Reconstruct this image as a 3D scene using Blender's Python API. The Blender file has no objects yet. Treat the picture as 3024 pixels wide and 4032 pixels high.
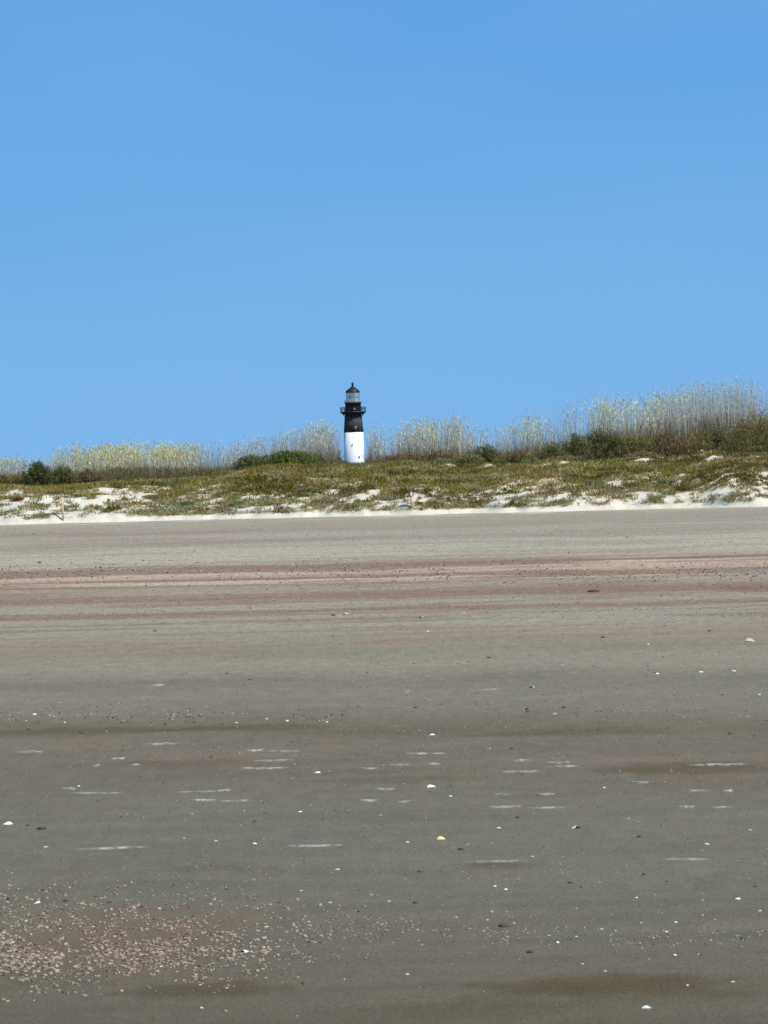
import bpy, math, random
import numpy as np
from mathutils import Matrix, Vector
R = math.radians
random.seed(5); rng = np.random.default_rng(7)
C = bpy.context.scene.collection
SC = bpy.context.scene

# ------------------------------------------------------------------ camera
F = 14000.0                     # focal length in photo pixels (photo is 3024 x 4032)
EYE = 1.6
PITCH = math.atan(196 / F)
ROLL = R(-1.4)
cam_d = bpy.data.cameras.new('camera'); cam = bpy.data.objects.new('camera', cam_d); C.objects.link(cam)
cam_d.sensor_fit = 'VERTICAL'; cam_d.sensor_height = 36; cam_d.sensor_width = 27
cam_d.lens = F / 4032 * 36
cam_d.clip_start = 0.5; cam_d.clip_end = 20000
RM = Matrix.Rotation(math.pi / 2 - PITCH, 4, 'X') @ Matrix.Rotation(ROLL, 4, 'Z')
cam.matrix_world = Matrix.Translation((0, 0, EYE)) @ RM
SC.camera = cam

# ------------------------------------------------------------------ sky, sun, exposure
SUN_EL, SUN_AZ = 52.0, 48.0     # azimuth: degrees right of straight behind the camera
w = bpy.data.worlds.new('World'); SC.world = w; w.use_nodes = True
nt = w.node_tree; nt.nodes.clear()
out = nt.nodes.new('ShaderNodeOutputWorld'); bg = nt.nodes.new('ShaderNodeBackground')
sky = nt.nodes.new('ShaderNodeTexSky'); sky.sky_type = 'NISHITA'; sky.sun_disc = False
sky.air_density = 1.0; sky.dust_density = 0.1; sky.ozone_density = 3.0; sky.altitude = 0
SKY_LIFT = 0.44
tc = nt.nodes.new('ShaderNodeTexCoord'); mp = nt.nodes.new('ShaderNodeMapping')
mp.inputs['Location'].default_value = (0, 0, SKY_LIFT); mp.inputs['Scale'].default_value = (1, 1, 1.25)
nrm = nt.nodes.new('ShaderNodeVectorMath'); nrm.operation = 'NORMALIZE'
nt.links.new(tc.outputs['Generated'], mp.inputs['Vector']); nt.links.new(mp.outputs['Vector'], nrm.inputs[0])
nt.links.new(nrm.outputs[0], sky.inputs['Vector'])
hs = nt.nodes.new('ShaderNodeHueSaturation'); hs.inputs['Saturation'].default_value = 1.23; hs.inputs['Hue'].default_value = 0.491
nt.links.new(sky.outputs[0], hs.inputs['Color'])
vn = nt.nodes.new('ShaderNodeTexNoise'); vn.inputs['Scale'].default_value = 5; vn.inputs['Detail'].default_value = 3; vn.inputs['Roughness'].default_value = 0.45   # faint high veil of cirrus
vm_ = nt.nodes.new('ShaderNodeMapping'); vm_.inputs['Scale'].default_value = (1, 1, 3.5); vm_.inputs['Rotation'].default_value = (0, 0.35, 0); nt.links.new(tc.outputs['Generated'], vm_.inputs['Vector']); nt.links.new(vm_.outputs[0], vn.inputs['Vector'])
vr = nt.nodes.new('ShaderNodeMapRange'); vr.inputs[1].default_value = 0.35; vr.inputs[2].default_value = 0.8; vr.inputs[3].default_value = 0.0; vr.inputs[4].default_value = 0.06; nt.links.new(vn.outputs['Fac'], vr.inputs[0])
vx = nt.nodes.new('ShaderNodeMix'); vx.data_type = 'RGBA'; vx.inputs[7].default_value = (3.3, 4.2, 5.2, 1); nt.links.new(vr.outputs[0], vx.inputs[0]); nt.links.new(hs.outputs[0], vx.inputs[6])
sp = nt.nodes.new('ShaderNodeSeparateXYZ'); nt.links.new(tc.outputs['Generated'], sp.inputs[0])      # paler air near the horizon
hz = nt.nodes.new('ShaderNodeMapRange'); hz.interpolation_type = 'SMOOTHSTEP'; hz.inputs[1].default_value = 0.16; hz.inputs[2].default_value = -0.03; hz.inputs[3].default_value = 0.0; hz.inputs[4].default_value = 0.6
nt.links.new(sp.outputs['Z'], hz.inputs[0]); hx = nt.nodes.new('ShaderNodeMix'); hx.data_type = 'RGBA'; hx.inputs[7].default_value = (0.95, 1.88, 3.0, 1)
nt.links.new(hz.outputs[0], hx.inputs[0]); nt.links.new(vx.outputs[2], hx.inputs[6]); nt.links.new(hx.outputs[2], bg.inputs['Color']); bg.inputs['Strength'].default_value = 0.15
nt.links.new(bg.outputs[0], out.inputs['Surface'])
az = math.pi + R(-SUN_AZ)                       # compass angle measured from +Y, clockwise
sx, sy = math.sin(az), math.cos(az)
# direction towards the sun: behind the camera (-Y) and to the right (+X)
SD = Vector((math.cos(R(SUN_EL)) * math.sin(R(SUN_AZ)), -math.cos(R(SUN_EL)) * math.cos(R(SUN_AZ)), math.sin(R(SUN_EL))))
sky.sun_elevation = R(SUN_EL); sky.sun_rotation = math.atan2(SD.x, SD.y)
sl = bpy.data.lights.new('sun', 'SUN'); sl.energy = 2.7; sl.angle = R(0.5); sl.color = (1, 0.93, 0.79)
so = bpy.data.objects.new('sun', sl); C.objects.link(so); so.location = (40, -40, 60)
so.rotation_euler = SD.to_track_quat('Z', 'Y').to_euler()
SC.view_settings.view_transform = 'Standard'; SC.view_settings.look = 'None'
SC.view_settings.gamma = 1; SC.view_settings.exposure = 0.72

# ------------------------------------------------------------------ helpers
def ray(px, py):
    d = RM.to_3x3() @ Vector(((px - 1512) / F, -(py - 2016) / F, -1.0)); return d / d.y
def at(px, py, Y):
    d = ray(px, py); return Vector((d.x * Y, Y, EYE + d.z * Y))
def on_beach(px, py):
    d = ray(px, py); t = -EYE / d.z; return Vector((d.x * t, t, 0))
def yh(px): return 1820 - (px - 1512) * math.tan(R(1.4))
def s2l(c):
    c = np.asarray(c, float) / 255.0
    return np.where(c <= 0.04045, c / 12.92, ((c + 0.055) / 1.055) ** 2.4)

_perm = rng.random((256, 256))
def vnoise(x, y):
    x = np.asarray(x, float); y = np.asarray(y, float)
    xi = np.floor(x).astype(int); yi = np.floor(y).astype(int)
    fx = x - xi; fy = y - yi; fx = fx * fx * (3 - 2 * fx); fy = fy * fy * (3 - 2 * fy)
    g = lambda a, b: _perm[a & 255, b & 255]
    return (g(xi, yi) * (1 - fx) + g(xi + 1, yi) * fx) * (1 - fy) + (g(xi, yi + 1) * (1 - fx) + g(xi + 1, yi + 1) * fx) * fy
def fbm(x, y, o=4):
    s = 0; a = 0.5; n = 0
    for i in range(o):
        s = s + a * vnoise(np.asarray(x) * 2 ** i + 17.3 * i, np.asarray(y) * 2 ** i + 9.1 * i); n += a; a *= 0.5
    return s / n
def smooth(a, b, x):
    t = np.clip((np.asarray(x, float) - a) / (b - a), 0, 1); return t * t * (3 - 2 * t)

def tag(o, label=None, cat=None, group=None, kind=None):
    if label: o['label'] = label
    if cat: o['category'] = cat
    if group: o['group'] = group
    if kind: o['kind'] = kind
    return o
def empty(name, loc, rz=0):
    o = bpy.data.objects.new(name, None); C.objects.link(o); o.location = loc; o.rotation_euler = (0, 0, rz)
    o.empty_display_size = 0.2; return o
def mesh_np(name, V, faces_list, mat, parent=None, col=None, smoothf=False):
    """V (n,3); faces_list: list of int arrays (m,k) of equal-k faces"""
    me = bpy.data.meshes.new(name)
    V = np.asarray(V, np.float32); me.vertices.add(len(V)); me.vertices.foreach_set('co', V.ravel())
    loops = np.concatenate([f.ravel() for f in faces_list]).astype(np.int32)
    sizes = np.concatenate([np.full(len(f), f.shape[1]) for f in faces_list]).astype(np.int32)
    starts = np.concatenate([[0], np.cumsum(sizes)[:-1]]).astype(np.int32)
    me.loops.add(len(loops)); me.loops.foreach_set('vertex_index', loops)
    me.polygons.add(len(sizes)); me.polygons.foreach_set('loop_start', starts)
    try: me.polygons.foreach_set('loop_total', sizes)
    except Exception: pass
    me.update(calc_edges=True)
    if smoothf: me.polygons.foreach_set('use_smooth', np.ones(len(sizes), bool))
    if col is not None:
        a = me.color_attributes.new('Col', 'FLOAT_COLOR', 'POINT')
        c4 = np.ones((len(V), 4), np.float32); c4[:, :3] = col; a.data.foreach_set('color', c4.ravel())
    me.materials.append(mat)
    o = bpy.data.objects.new(name, me); C.objects.link(o)
    if parent: o.parent = parent
    return o
def grid_faces(nr, nc):
    i = np.arange(nr - 1)[:, None] * nc + np.arange(nc - 1)[None, :]
    return np.stack([i, i + 1, i + nc + 1, i + nc], -1).reshape(-1, 4)

# ------------------------------------------------------------------ materials
def new_mat(name):
    m = bpy.data.materials.new(name); m.use_nodes = True
    n = m.node_tree; b = n.nodes['Principled BSDF']; return m, n, b
def simple(name, col, rough=0.7, var=0.12, scale=8, metallic=0, bump=0.0):
    m, n, b = new_mat(name)
    b.inputs['Roughness'].default_value = rough; b.inputs['Metallic'].default_value = metallic
    t = n.nodes.new('ShaderNodeTexCoord'); no = n.nodes.new('ShaderNodeTexNoise'); no.inputs['Scale'].default_value = scale
    no.inputs['Detail'].default_value = 5
    n.links.new(t.outputs['Object'], no.inputs['Vector'])
    mx = n.nodes.new('ShaderNodeMix'); mx.data_type = 'RGBA'
    c = np.array(col); mx.inputs[6].default_value = (*np.clip(c * (1 - var), 0, 1), 1); mx.inputs[7].default_value = (*np.clip(c * (1 + var), 0, 1), 1)
    n.links.new(no.outputs['Fac'], mx.inputs[0]); n.links.new(mx.outputs[2], b.inputs['Base Color'])
    if bump:
        bp = n.nodes.new('ShaderNodeBump'); bp.inputs['Strength'].default_value = bump; n.links.new(no.outputs['Fac'], bp.inputs['Height'])
        n.links.new(bp.outputs[0], b.inputs['Normal'])
    return m
def leaf_mat(name, transl=0.3):
    m = bpy.data.materials.new(name); m.use_nodes = True; n = m.node_tree; n.nodes.clear()
    o = n.nodes.new('ShaderNodeOutputMaterial'); a = n.nodes.new('ShaderNodeAttribute'); a.attribute_name = 'Col'
    d = n.nodes.new('ShaderNodeBsdfDiffuse'); t = n.nodes.new('ShaderNodeBsdfTranslucent'); mx = n.nodes.new('ShaderNodeMixShader')
    mx.inputs[0].default_value = transl
    n.links.new(a.outputs['Color'], d.inputs['Color']); n.links.new(a.outputs['Color'], t.inputs['Color'])
    n.links.new(d.outputs[0], mx.inputs[1]); n.links.new(t.outputs[0], mx.inputs[2]); n.links.new(mx.outputs[0], o.inputs['Surface'])
    return m
def sand_mat(name, fine=(1, 1, 1), rough=0.85, amt=0.22, bump=0.4, spec=0.2):
    m, n, b = new_mat(name)
    b.inputs['Roughness'].default_value = rough; b.inputs['Specular IOR Level'].default_value = spec
    a = n.nodes.new('ShaderNodeAttribute'); a.attribute_name = 'Col'
    g = n.nodes.new('ShaderNodeNewGeometry')
    last = a.outputs['Color']
    hts = []
    sp = n.nodes.new('ShaderNodeSeparateXYZ'); n.links.new(g.outputs['Position'], sp.inputs[0])
    fars = n.nodes.new('ShaderNodeMapRange'); fars.inputs[1].default_value = 12; fars.inputs[2].default_value = 50; n.links.new(sp.outputs['Y'], fars.inputs[0])
    for sc, am, yk, far in ((fine[0], amt, .6, 0), (fine[1], amt * 0.8, .5, 0), (fine[2], amt * 0.5, .4, 0), (fine[1] * 0.45, amt * 1.5, .09, 1), (fine[1] * 0.12, amt * 1.0, .25, 1)):
        mp = n.nodes.new('ShaderNodeMapping'); mp.inputs['Scale'].default_value = (sc, sc * yk, sc)
        no = n.nodes.new('ShaderNodeTexNoise'); no.inputs['Detail'].default_value = 4; no.inputs['Scale'].default_value = 1; no.inputs['Roughness'].default_value = 0.7
        n.links.new(g.outputs['Position'], mp.inputs['Vector']); n.links.new(mp.outputs[0], no.inputs['Vector'])
        mr = n.nodes.new('ShaderNodeMapRange'); mr.inputs[1].default_value = 0.25; mr.inputs[2].default_value = 0.75
        mr.inputs[3].default_value = -am; mr.inputs[4].default_value = am; n.links.new(no.outputs['Fac'], mr.inputs[0])
        val = mr.outputs[0]
        if far:                                             # long wind and wash marks of the upper beach
            mm = n.nodes.new('ShaderNodeMath'); mm.operation = 'MULTIPLY'; n.links.new(val, mm.inputs[0]); n.links.new(fars.outputs[0], mm.inputs[1]); val = mm.outputs[0]
        ad = n.nodes.new('ShaderNodeMath'); ad.operation = 'ADD'; ad.inputs[1].default_value = 1; n.links.new(val, ad.inputs[0])
        vm = n.nodes.new('ShaderNodeVectorMath'); vm.operation = 'SCALE'
        n.links.new(last, vm.inputs[0]); n.links.new(ad.outputs[0], vm.inputs['Scale']); last = vm.outputs[0]
        hts.append(no)
    n.links.new(last, b.inputs['Base Color'])
    bp = n.nodes.new('ShaderNodeBump'); bp.inputs['Strength'].default_value = bump; bp.inputs['Distance'].default_value = 0.01
    n.links.new(hts[1].outputs['Fac'], bp.inputs['Height']); n.links.new(bp.outputs[0], b.inputs['Normal'])
    return m
M_beach = sand_mat('beach_sand', fine=(210, 60, 9), amt=0.24, bump=0.8)
M_dune = sand_mat('dune_sand', fine=(20, 6, 1.5), amt=0.10, bump=0.5)
M_leaf = leaf_mat('foliage'); M_straw = leaf_mat('straw', 0.2)
M_wood = simple('grey_stem', (0.13, 0.10, 0.07), 0.9)

# ------------------------------------------------------------------ beach / ground sheet
KB = 1 / 1.34                    # photo colour -> albedo under this light
STOPS = [(1990,(168,164,152)),(2030,(166,162,150)),(2060,(160,152,142)),(2075,(158,150,140)),(2095,(168,164,154)),(2120,(158,148,138)),
 (2140,(172,169,158)),(2195,(176,174,162)),(2210,(170,163,150)),(2222,(145,122,110)),(2236,(150,128,116)),(2244,(192,172,158)),
 (2256,(185,162,148)),(2266,(146,122,108)),(2282,(150,130,116)),(2296,(158,150,137)),(2312,(160,148,134)),(2335,(142,118,103)),
 (2346,(150,132,118)),(2360,(160,156,144)),(2385,(158,153,140)),(2398,(142,120,106)),(2408,(158,152,140)),(2450,(158,155,143)),
 (2520,(150,140,128)),(2560,(140,135,122)),(2620,(148,143,131)),(2680,(128,124,112)),(2750,(134,130,118)),(2830,(126,120,108)),
 (2880,(115,108,90)),(2920,(124,116,104)),(3050,(122,113,100)),(3120,(120,116,104)),(3300,(122,119,108)),(3500,(118,115,103)),
 (3700,(114,110,99)),(3850,(110,105,92)),(4032,(104,99,84)),(4600,(104,100,88))]
sv = np.array([s[0] for s in STOPS], float); scol = s2l([s[1] for s in STOPS])
ncx = 341; u = np.linspace(-1, 1, ncx); X1 = 0.5 * np.sinh(u * math.asinh(8000))
Yr = np.concatenate([[-2000, -400, -80, -20, -5, 1, 4, 6, 8], np.exp(np.arange(math.log(9), math.log(112), 0.0045)),
                     [116, 125, 140, 160, 200, 260, 350, 500, 800, 1200, 1600, 2200, 3500, 6000, 9000]])
XX, YY = np.meshgrid(X1, Yr)
Yc = np.clip(YY, 9, 1e9); v = 1820 + 22400 / Yc
pxo = np.clip(14000 * XX / Yc, -4000, 4000)
k = smooth(2400, 2900, v)
vb = v - k * pxo * 0.02444
n1 = fbm(XX * 0.12 + 3, v / 90, 3) - 0.5
n2 = fbm(XX * 0.35 + 40, v / 22, 3) - 0.5
vb = vb + n1 * 26 + n2 * 14 * smooth(2000, 2300, v)
colB = np.stack([np.interp(vb, sv, scol[:, i]) for i in range(3)], -1)
# thin drift lines of brown-pink shell hash
st = fbm(XX * 0.45 + 7, v / 6.0, 5)
mask = smooth(0.52, 0.62, st) * smooth(2030, 2080, v) * (1 - smooth(2420, 2620, v)) * 0.6
mask = mask * (0.45 + 0.55 * smooth(2170, 2230, v)); brown = s2l((140, 114, 100)); colB = colB * (1 - mask[..., None]) + brown * mask[..., None]
st2 = fbm(XX * 0.22 + 70, v / 8.0, 4)
mask = smooth(0.6, 0.75, st2) * smooth(2190, 2230, v) * (1 - smooth(2280, 2330, v)) * 0.7
colB = colB * (1 - mask[..., None]) + s2l((205, 186, 172)) * mask[..., None]
# darker / lighter soft streaks of the wetter lower beach
st3 = fbm(XX * 1.1 + 11, v / 26.0 + 3, 4) - 0.5
colB = colB * (1 + (st3 * 0.24 * smooth(2400, 2700, v))[..., None])
st4 = fbm(XX * 2.4 + 31, v / 60.0 + 3, 4) - 0.5
colB = colB * (1 + (st4 * np.array([0.04, 0.0, -0.09])[:, None, None] * smooth(2500, 2900, v)).transpose(1, 2, 0))
lumB = colB.mean(-1, keepdims=True) * np.array([1.03, 1.0, 0.93]); mt_ = (0.18 * smooth(2040, 2100, v) * (1 - smooth(2440, 2600, v)))[..., None]; colB = colB * (1 - mt_) + lumB * mt_
# brown stains with their own outline (px, py, half-width, half-height, strength)
for (cx, cy, rx, ry, a) in [(2450,3885,760,60,.8),(2300,3895,330,26,.6),(800,3905,420,38,.7),(1900,3975,600,40,.35),(350,2880,600,22,.5),(1000,2862,420,18,.45),
        (2300,2882,400,20,.45),(2700,3025,420,30,.6),(2500,3035,180,16,.5),(1960,3400,190,20,.6),(1550,3075,380,16,.35),(700,3010,500,18,.35),(2000,2890,260,12,.4),
        (850,3415,260,16,.25),(2960,2320,190,16,.7),(500,3700,700,190,.55)]:
    c = on_beach(cx, cy); e = on_beach(cx, cy + ry); RX = rx * c.y / F; RY = max(c.y - e.y, 0.02)
    d = np.sqrt(((XX - c.x) / RX) ** 2 + ((YY - c.y + 0.0) / RY) ** 2) + (fbm(XX * 5 / max(RX, .3) , YY * 6, 3) - 0.5) * 0.9
    mk = (1 - smooth(0.35, 1.1, d)) * a * (YY > 5)
    st = s2l((92, 78, 50)) if cx != 500 else s2l((124, 104, 88))
    if cy == 2320: st = s2l((132, 100, 82))
    colB = colB * (1 - mk[..., None]) + st * mk[..., None]
ew = (smooth(0.50, 0.62, fbm(XX * 0.9 + 5, YY * 0.8, 4)) * smooth(101.5, 104.5, YY) * 0.8)[..., None]; colB = colB * (1 - ew) + s2l((205, 200, 186)) * ew
colB = colB * KB * np.array([1.085, 0.962, 0.755]) * (1 + 0.08 * (1 - smooth(2300, 3000, v)))[..., None]
bk = smooth(110, 116, YY)[..., None]
colB = colB * (1 - bk) + np.array([0.10, 0.085, 0.04]) * bk
ZZ = (fbm(XX * 0.8, YY * 1.5, 3) - 0.5) * 0.03 * (YY > 4) * (YY < 104)
ground = mesh_np('beach', np.stack([XX, YY, ZZ], -1).reshape(-1, 3), [grid_faces(len(Yr), ncx)], M_beach, col=colB.reshape(-1, 3), smoothf=True)
tag(ground, 'wide flat grey sand beach with brown and pinkish drift bands', kind='structure')

# ------------------------------------------------------------------ dune terrain
crest_tab = [(-900, 1925), (0,1908),(200,1905),(400,1893),(700,1885),(900,1862),(1000,1842),(1150,1828),(1300,1824),(1400,1832),(1480,1826),(1600,1820),(1800,1830),(2000,1826),(2200,1818),(2500,1802),(2800,1792),(3024,1784),(3900,1760)]
cX = np.array([(p - 1512) * 116 / F for p, y in crest_tab]); cZ = np.array([1.6 - (y - yh(p)) / (F / 116) for p, y in crest_tab])
HUM = []
def dune_z(X, Y):
    X = np.asarray(X, float); Y = np.asarray(Y, float)
    foot = 106.6 + (fbm(X * 0.35 + 5, X * 0 + 2.2, 3) - 0.5) * 2.6 + (fbm(X * 1.7, X * 0 + 8, 2) - 0.5) * 0.5
    s = (Y - foot) / 9.0
    cz = np.interp(X, cX, cZ)
    sc = np.clip(s, 0, 1)
    z = cz * (0.12 * smooth(0, 0.07, s) + 0.88 * (1 - (1 - sc) ** 1.5))
    z = np.where(s < 0, s * 2.0, z)
    am = smooth(0.02, 0.3, s); z = z - 0.13 * smooth(0.5, 1.0, s); am = am * (1 - 0.5 * smooth(0.6, 1.0, s))
    z = z + am * 0.34 * (fbm(X * 0.55 - Y * 0.25, Y * 0.6, 3) - 0.5) + am * 0.10 * (fbm(X * 2.2 - Y, Y * 1.3, 2) - 0.5)
    back = np.interp(X, [-20, 2, 8, 13, 40], [0, 0, 0.35, 0.8, 0.9])
    z = z + back * smooth(121, 130, Y)
    for (hx, hy, hr, ha) in HUM:
        z = z + ha * np.exp(-((X - hx) / hr) ** 2 - ((Y - hy) / 0.8) ** 2)
    z = z * (1 - smooth(140, 158, Y)) - 0.4 * smooth(150, 160, Y)
    z = z * (1 - smooth(70, 95, np.abs(X))) - 0.5 * smooth(85, 95, np.abs(X))
    return z
def onto_dune(px, py):
    d = ray(px, py)
    Yq = np.linspace(104, 145, 1600); zz = dune_z(d.x * Yq, Yq); rz = EYE + d.z * Yq
    h = np.nonzero(zz >= rz)[0]
    i = h[0] if len(h) else int(np.argmin(rz - zz))
    return Vector((d.x * Yq[i], Yq[i], float(zz[i])))
def on_dune_at(px, Y):
    X = ray(px, 1850).x * Y; return Vector((X, Y, float(dune_z(X, Y))))
PATCH = [(390,1975,110,32),(470,1960,60,22),(230,1965,70,14),(180,1990,110,13),(60,1945,70,12),(30,2005,80,20),(130,2020,150,14),(330,2020,120,10),(560,1950,120,14),
 (610,1935,60,10),(1770,1842,50,9),(1920,1846,50,6),(2160,1838,110,8),(2210,1836,60,8),(2540,1822,90,9),(2610,1815,50,10),(2730,1800,40,14),(2820,1810,60,12),(2760,1785,50,8),
 (2970,1770,40,8),(2990,1812,50,9),(1440,1950,70,10),(1420,1965,60,10),(1290,1945,50,8),(1640,1965,70,12),(2000,1910,60,14),(2150,1900,60,12),(1690,1950,50,10),
 (2350,1965,80,14),(2480,1975,80,14),(2330,1940,60,9),(2560,1875,70,8),(2700,1960,90,12),(2850,1940,120,12),(2880,1900,26,22),(3000,1930,50,20),(2420,1905,60,10),
 (860,1975,80,9),(1150,1990,110,10),(1000,1965,70,9),(2200,1960,60,10),(1560,1985,90,8),(3010,1870,40,9)]
P3 = []
for (cx, cy, rx, ry) in PATCH:
    c = onto_dune(cx, cy); P3.append((c.x, c.y, c.z, rx * c.y / F, max(ry * c.y / F, 0.05) * 1.15))
HUM += [(p_[0], p_[1] + 0.5, max(p_[3] * 0.8, 0.25), 0.13 if p_[2] > 1.0 else 0.05) for p_ in P3]
dx = np.concatenate([np.linspace(-96, -24, 120, endpoint=False), np.linspace(-24, 24, 440), np.linspace(24, 96, 120)[1:]])
dy = np.concatenate([np.linspace(104, 118, 190, endpoint=False), np.linspace(118, 162, 120)])
DX, DY = np.meshgrid(dx, dy); DZ = dune_z(DX, DY)
# explicit open-sand patches (px, py, half-width, half-height) and cover density
def open_sand(X, Y, Z):
    """0 covered .. 1 open sand"""
    foot = 106.6 + (fbm(X * 0.35 + 5, X * 0 + 2.2, 3) - 0.5) * 2.6
    hz = Z                                           # height above the beach
    edge = 0.03 + 0.42 * (fbm(X * 0.9 + 12, X * 0 + 4, 4) - 0.38) + 0.16 * smooth(4, 11, X)
    o = 1 - smooth(edge - 0.05, edge + 0.05, hz + (fbm(X * 3.5, Y * 3, 3) - 0.5) * 0.5)
    n = fbm(X * 1.5 - Y * 0.8 + 20, Y * 2.6 - X * 0.2, 4)
    band = smooth(0.15, 0.3, hz) * (1 - smooth(0.55, 0.95, hz))
    o = np.maximum(o, smooth(0.55, 0.62, n) * band * 0.9)
    n2_ = fbm(X * 2.4 - Y * 1.5 + 33, Y * 4.0, 3)
    o = np.maximum(o, smooth(0.60, 0.66, n2_) * smooth(0.15, 0.3, hz) * (1 - smooth(0.9, 1.3, hz)))
    left = (1 - smooth(-9.5, -5, X)) * (1 - smooth(0.8, 1.05, hz))
    o = np.maximum(o, smooth(0.47, 0.54, n) * left)
    for (px_, py_, pz_, rx, rz) in P3:
        nn = (fbm(X * 3.0 + px_, Y * 2.5 + 1.7, 3) - 0.5) * 2.0
        dz = (Z - pz_ - (0.09 if pz_ > 1.0 else 0.03)) - 0.16 * (X - px_)
        d = np.sqrt(((X - px_) / rx) ** 2 + (dz / rz) ** 2 + ((Y - py_) / (1.6 if pz_ > 1.0 else 4.0)) ** 2) + nn
        o = np.maximum(o, 1 - smooth(0.8, 1.1, d))
    o = np.maximum(o * (1 - smooth(124, 128, Y)), 1 - smooth(0.13, 0.17, Z))
    return o
OS = open_sand(DX, DY, DZ)
sandc = np.array([0.60, 0.54, 0.42]) ; litter = np.array([0.16, 0.13, 0.06])
tint = (fbm(DX * 1.3 + 90, DY * 1.3, 3) - 0.5)[..., None]
dc = sandc * (1 + tint * 0.25) * OS[..., None] + litter * (1 + tint * 0.6) * (1 - OS[..., None])
dune = mesh_np('dune', np.stack([DX, DY, DZ], -1).reshape(-1, 3), [grid_faces(len(dy), len(dx))], M_dune, col=dc.reshape(-1, 3), smoothf=True)
tag(dune, 'low white sand dune rising behind the beach', kind='structure')

# ------------------------------------------------------------------ blade geometry (leaves, grass blades, stalks)
class Blades:
    def __init__(s): s.r = []; s.t = []; s.m = []; s.w = []; s.c = []; s.c2 = []
    def add(s, root, mid, tip, width, col, side=None, ctip=None):
        s.c2.append(col if ctip is None else ctip)
        s.r.append(root); s.m.append(mid); s.t.append(tip); s.w.append(width[:, None] * (side if side is not None else rand_side(len(root)))); s.c.append(col)
    def build(s, name, mat, parent=None, taper=1.0):
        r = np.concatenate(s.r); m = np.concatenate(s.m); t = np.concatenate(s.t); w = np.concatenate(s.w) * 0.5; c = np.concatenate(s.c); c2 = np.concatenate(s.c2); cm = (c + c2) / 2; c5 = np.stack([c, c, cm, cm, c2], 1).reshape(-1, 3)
        if parent is not None:
            off = np.array(parent.location); r = r - off; m = m - off; t = t - off
        n = len(r); V = np.stack([r - w * 0.5 * taper, r + w * 0.5 * taper, m - w, m + w, t], 1).reshape(-1, 3)
        b = np.arange(n)[:, None] * 5
        return mesh_np(name, V, [b + np.array([[0, 1, 3, 2]]), b + np.array([[2, 3, 4]])], mat, parent, col=c5)
def rand_side(n):
    a = rng.random(n) * 2 * math.pi; z = (rng.random(n) - 0.5) * 0.8
    v = np.stack([np.cos(a), np.sin(a), z], -1); return v / np.linalg.norm(v, axis=1, keepdims=True)
def rand_dir(n, up=0.6):
    v = rng.normal(size=(n, 3)); v[:, 2] = np.abs(v[:, 2]) * 0.9 + up
    return v / np.linalg.norm(v, axis=1, keepdims=True)
def vcol(n, base, var=0.3, hue=0.12):
    c = np.tile(np.array(base, float), (n, 1)) if np.ndim(base) == 1 else np.array(base, float)
    return np.clip(c * (1 + (rng.random((n, 1)) - 0.5) * 2 * var) * (1 + (rng.random((n, 3)) - 0.5) * 2 * hue), 0, 1)

# ---- low creeping cover on the dune face
def cover(npts, xr, yr):
    X = rng.uniform(xr[0], xr[1], npts); Y = rng.uniform(yr[0], yr[1], npts); Z = dune_z(X, Y)
    spr = (fbm(X * 3.2 + 70, Y * 3.0, 2) > 0.53 + 0.06 * (1 - smooth(-7, -3, X))) & (Z > 0.2) & (rng.random(npts) < 0.8)
    keep = (Z > 0.12) & ((rng.random(npts) > open_sand(X, Y, Z) * 1.02) | spr)
    return X[keep], Y[keep], Z[keep]
B = Blades()
for (npts, xr, yr) in ((36000, (-16, 16), (104.8, 118)), (7000, (-16, 16), (118, 128)), (9000, (-45, -16), (105, 126)), (9000, (16, 45), (105, 126))):
    X, Y, Z = cover(npts, xr, yr)
    nb = 9; n = len(X) * nb
    Xr = np.repeat(X, nb) + rng.normal(size=n) * 0.06; Yr_ = np.repeat(Y, nb) + rng.normal(size=n) * 0.06; Zr = np.repeat(Z, nb) - 0.01
    root = np.stack([Xr, Yr_, Zr], -1); d = rand_dir(n, 0.35); L = rng.uniform(0.05, 0.15, n)
    tall = fbm(Xr * 0.9, Yr_ * 0.9, 2); L = L * (0.6 + 1.1 * tall)
    tip = root + d * L[:, None]; mid = root + d * L[:, None] * 0.55; mid[:, 2] += 0.01
    h = fbm(Xr * 0.5 - Yr_ * 0.2 + 50, Yr_ * 0.9, 3); h2 = fbm(Xr * 1.5 - Yr_ * 0.6 + 9, Yr_ * 2.0 + 3, 3); low = 1 - smooth(0.35, 0.7, Zr)
    olive = np.array([0.27, 0.225, 0.052]); dark = np.array([0.155, 0.13, 0.028]); sage = np.array([0.38, 0.37, 0.22]); yel = np.array([0.46, 0.39, 0.17]); red = np.array([0.34, 0.21, 0.10])
    c = np.tile(olive, (n, 1))
    a = smooth(0.5, 0.62, h)[:, None]; c = c * (1 - a) + dark * a
    a = (smooth(0.55, 0.68, h2) * 0.8)[:, None]; c = c * (1 - a) + yel * a
    a = (smooth(0.42, 0.56, fbm(Xr * 1.1 + 200, Yr_ * 1.8, 3)) * low * 0.85)[:, None]; c = c * (1 - a) + sage * a
    a = (smooth(0.60, 0.7, fbm(Xr * 0.8 + 300, Yr_ * 1.8, 3)) * 0.7)[:, None]; c = c * (1 - a) + red * a
    B.add(root, mid, tip, rng.uniform(0.015, 0.04, n), vcol(n, c, 0.22, 0.08))
tag(B.build('dune_ground_cover', M_leaf), 'olive and sage creeping plants covering the sandy dune face', kind='stuff')

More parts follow.
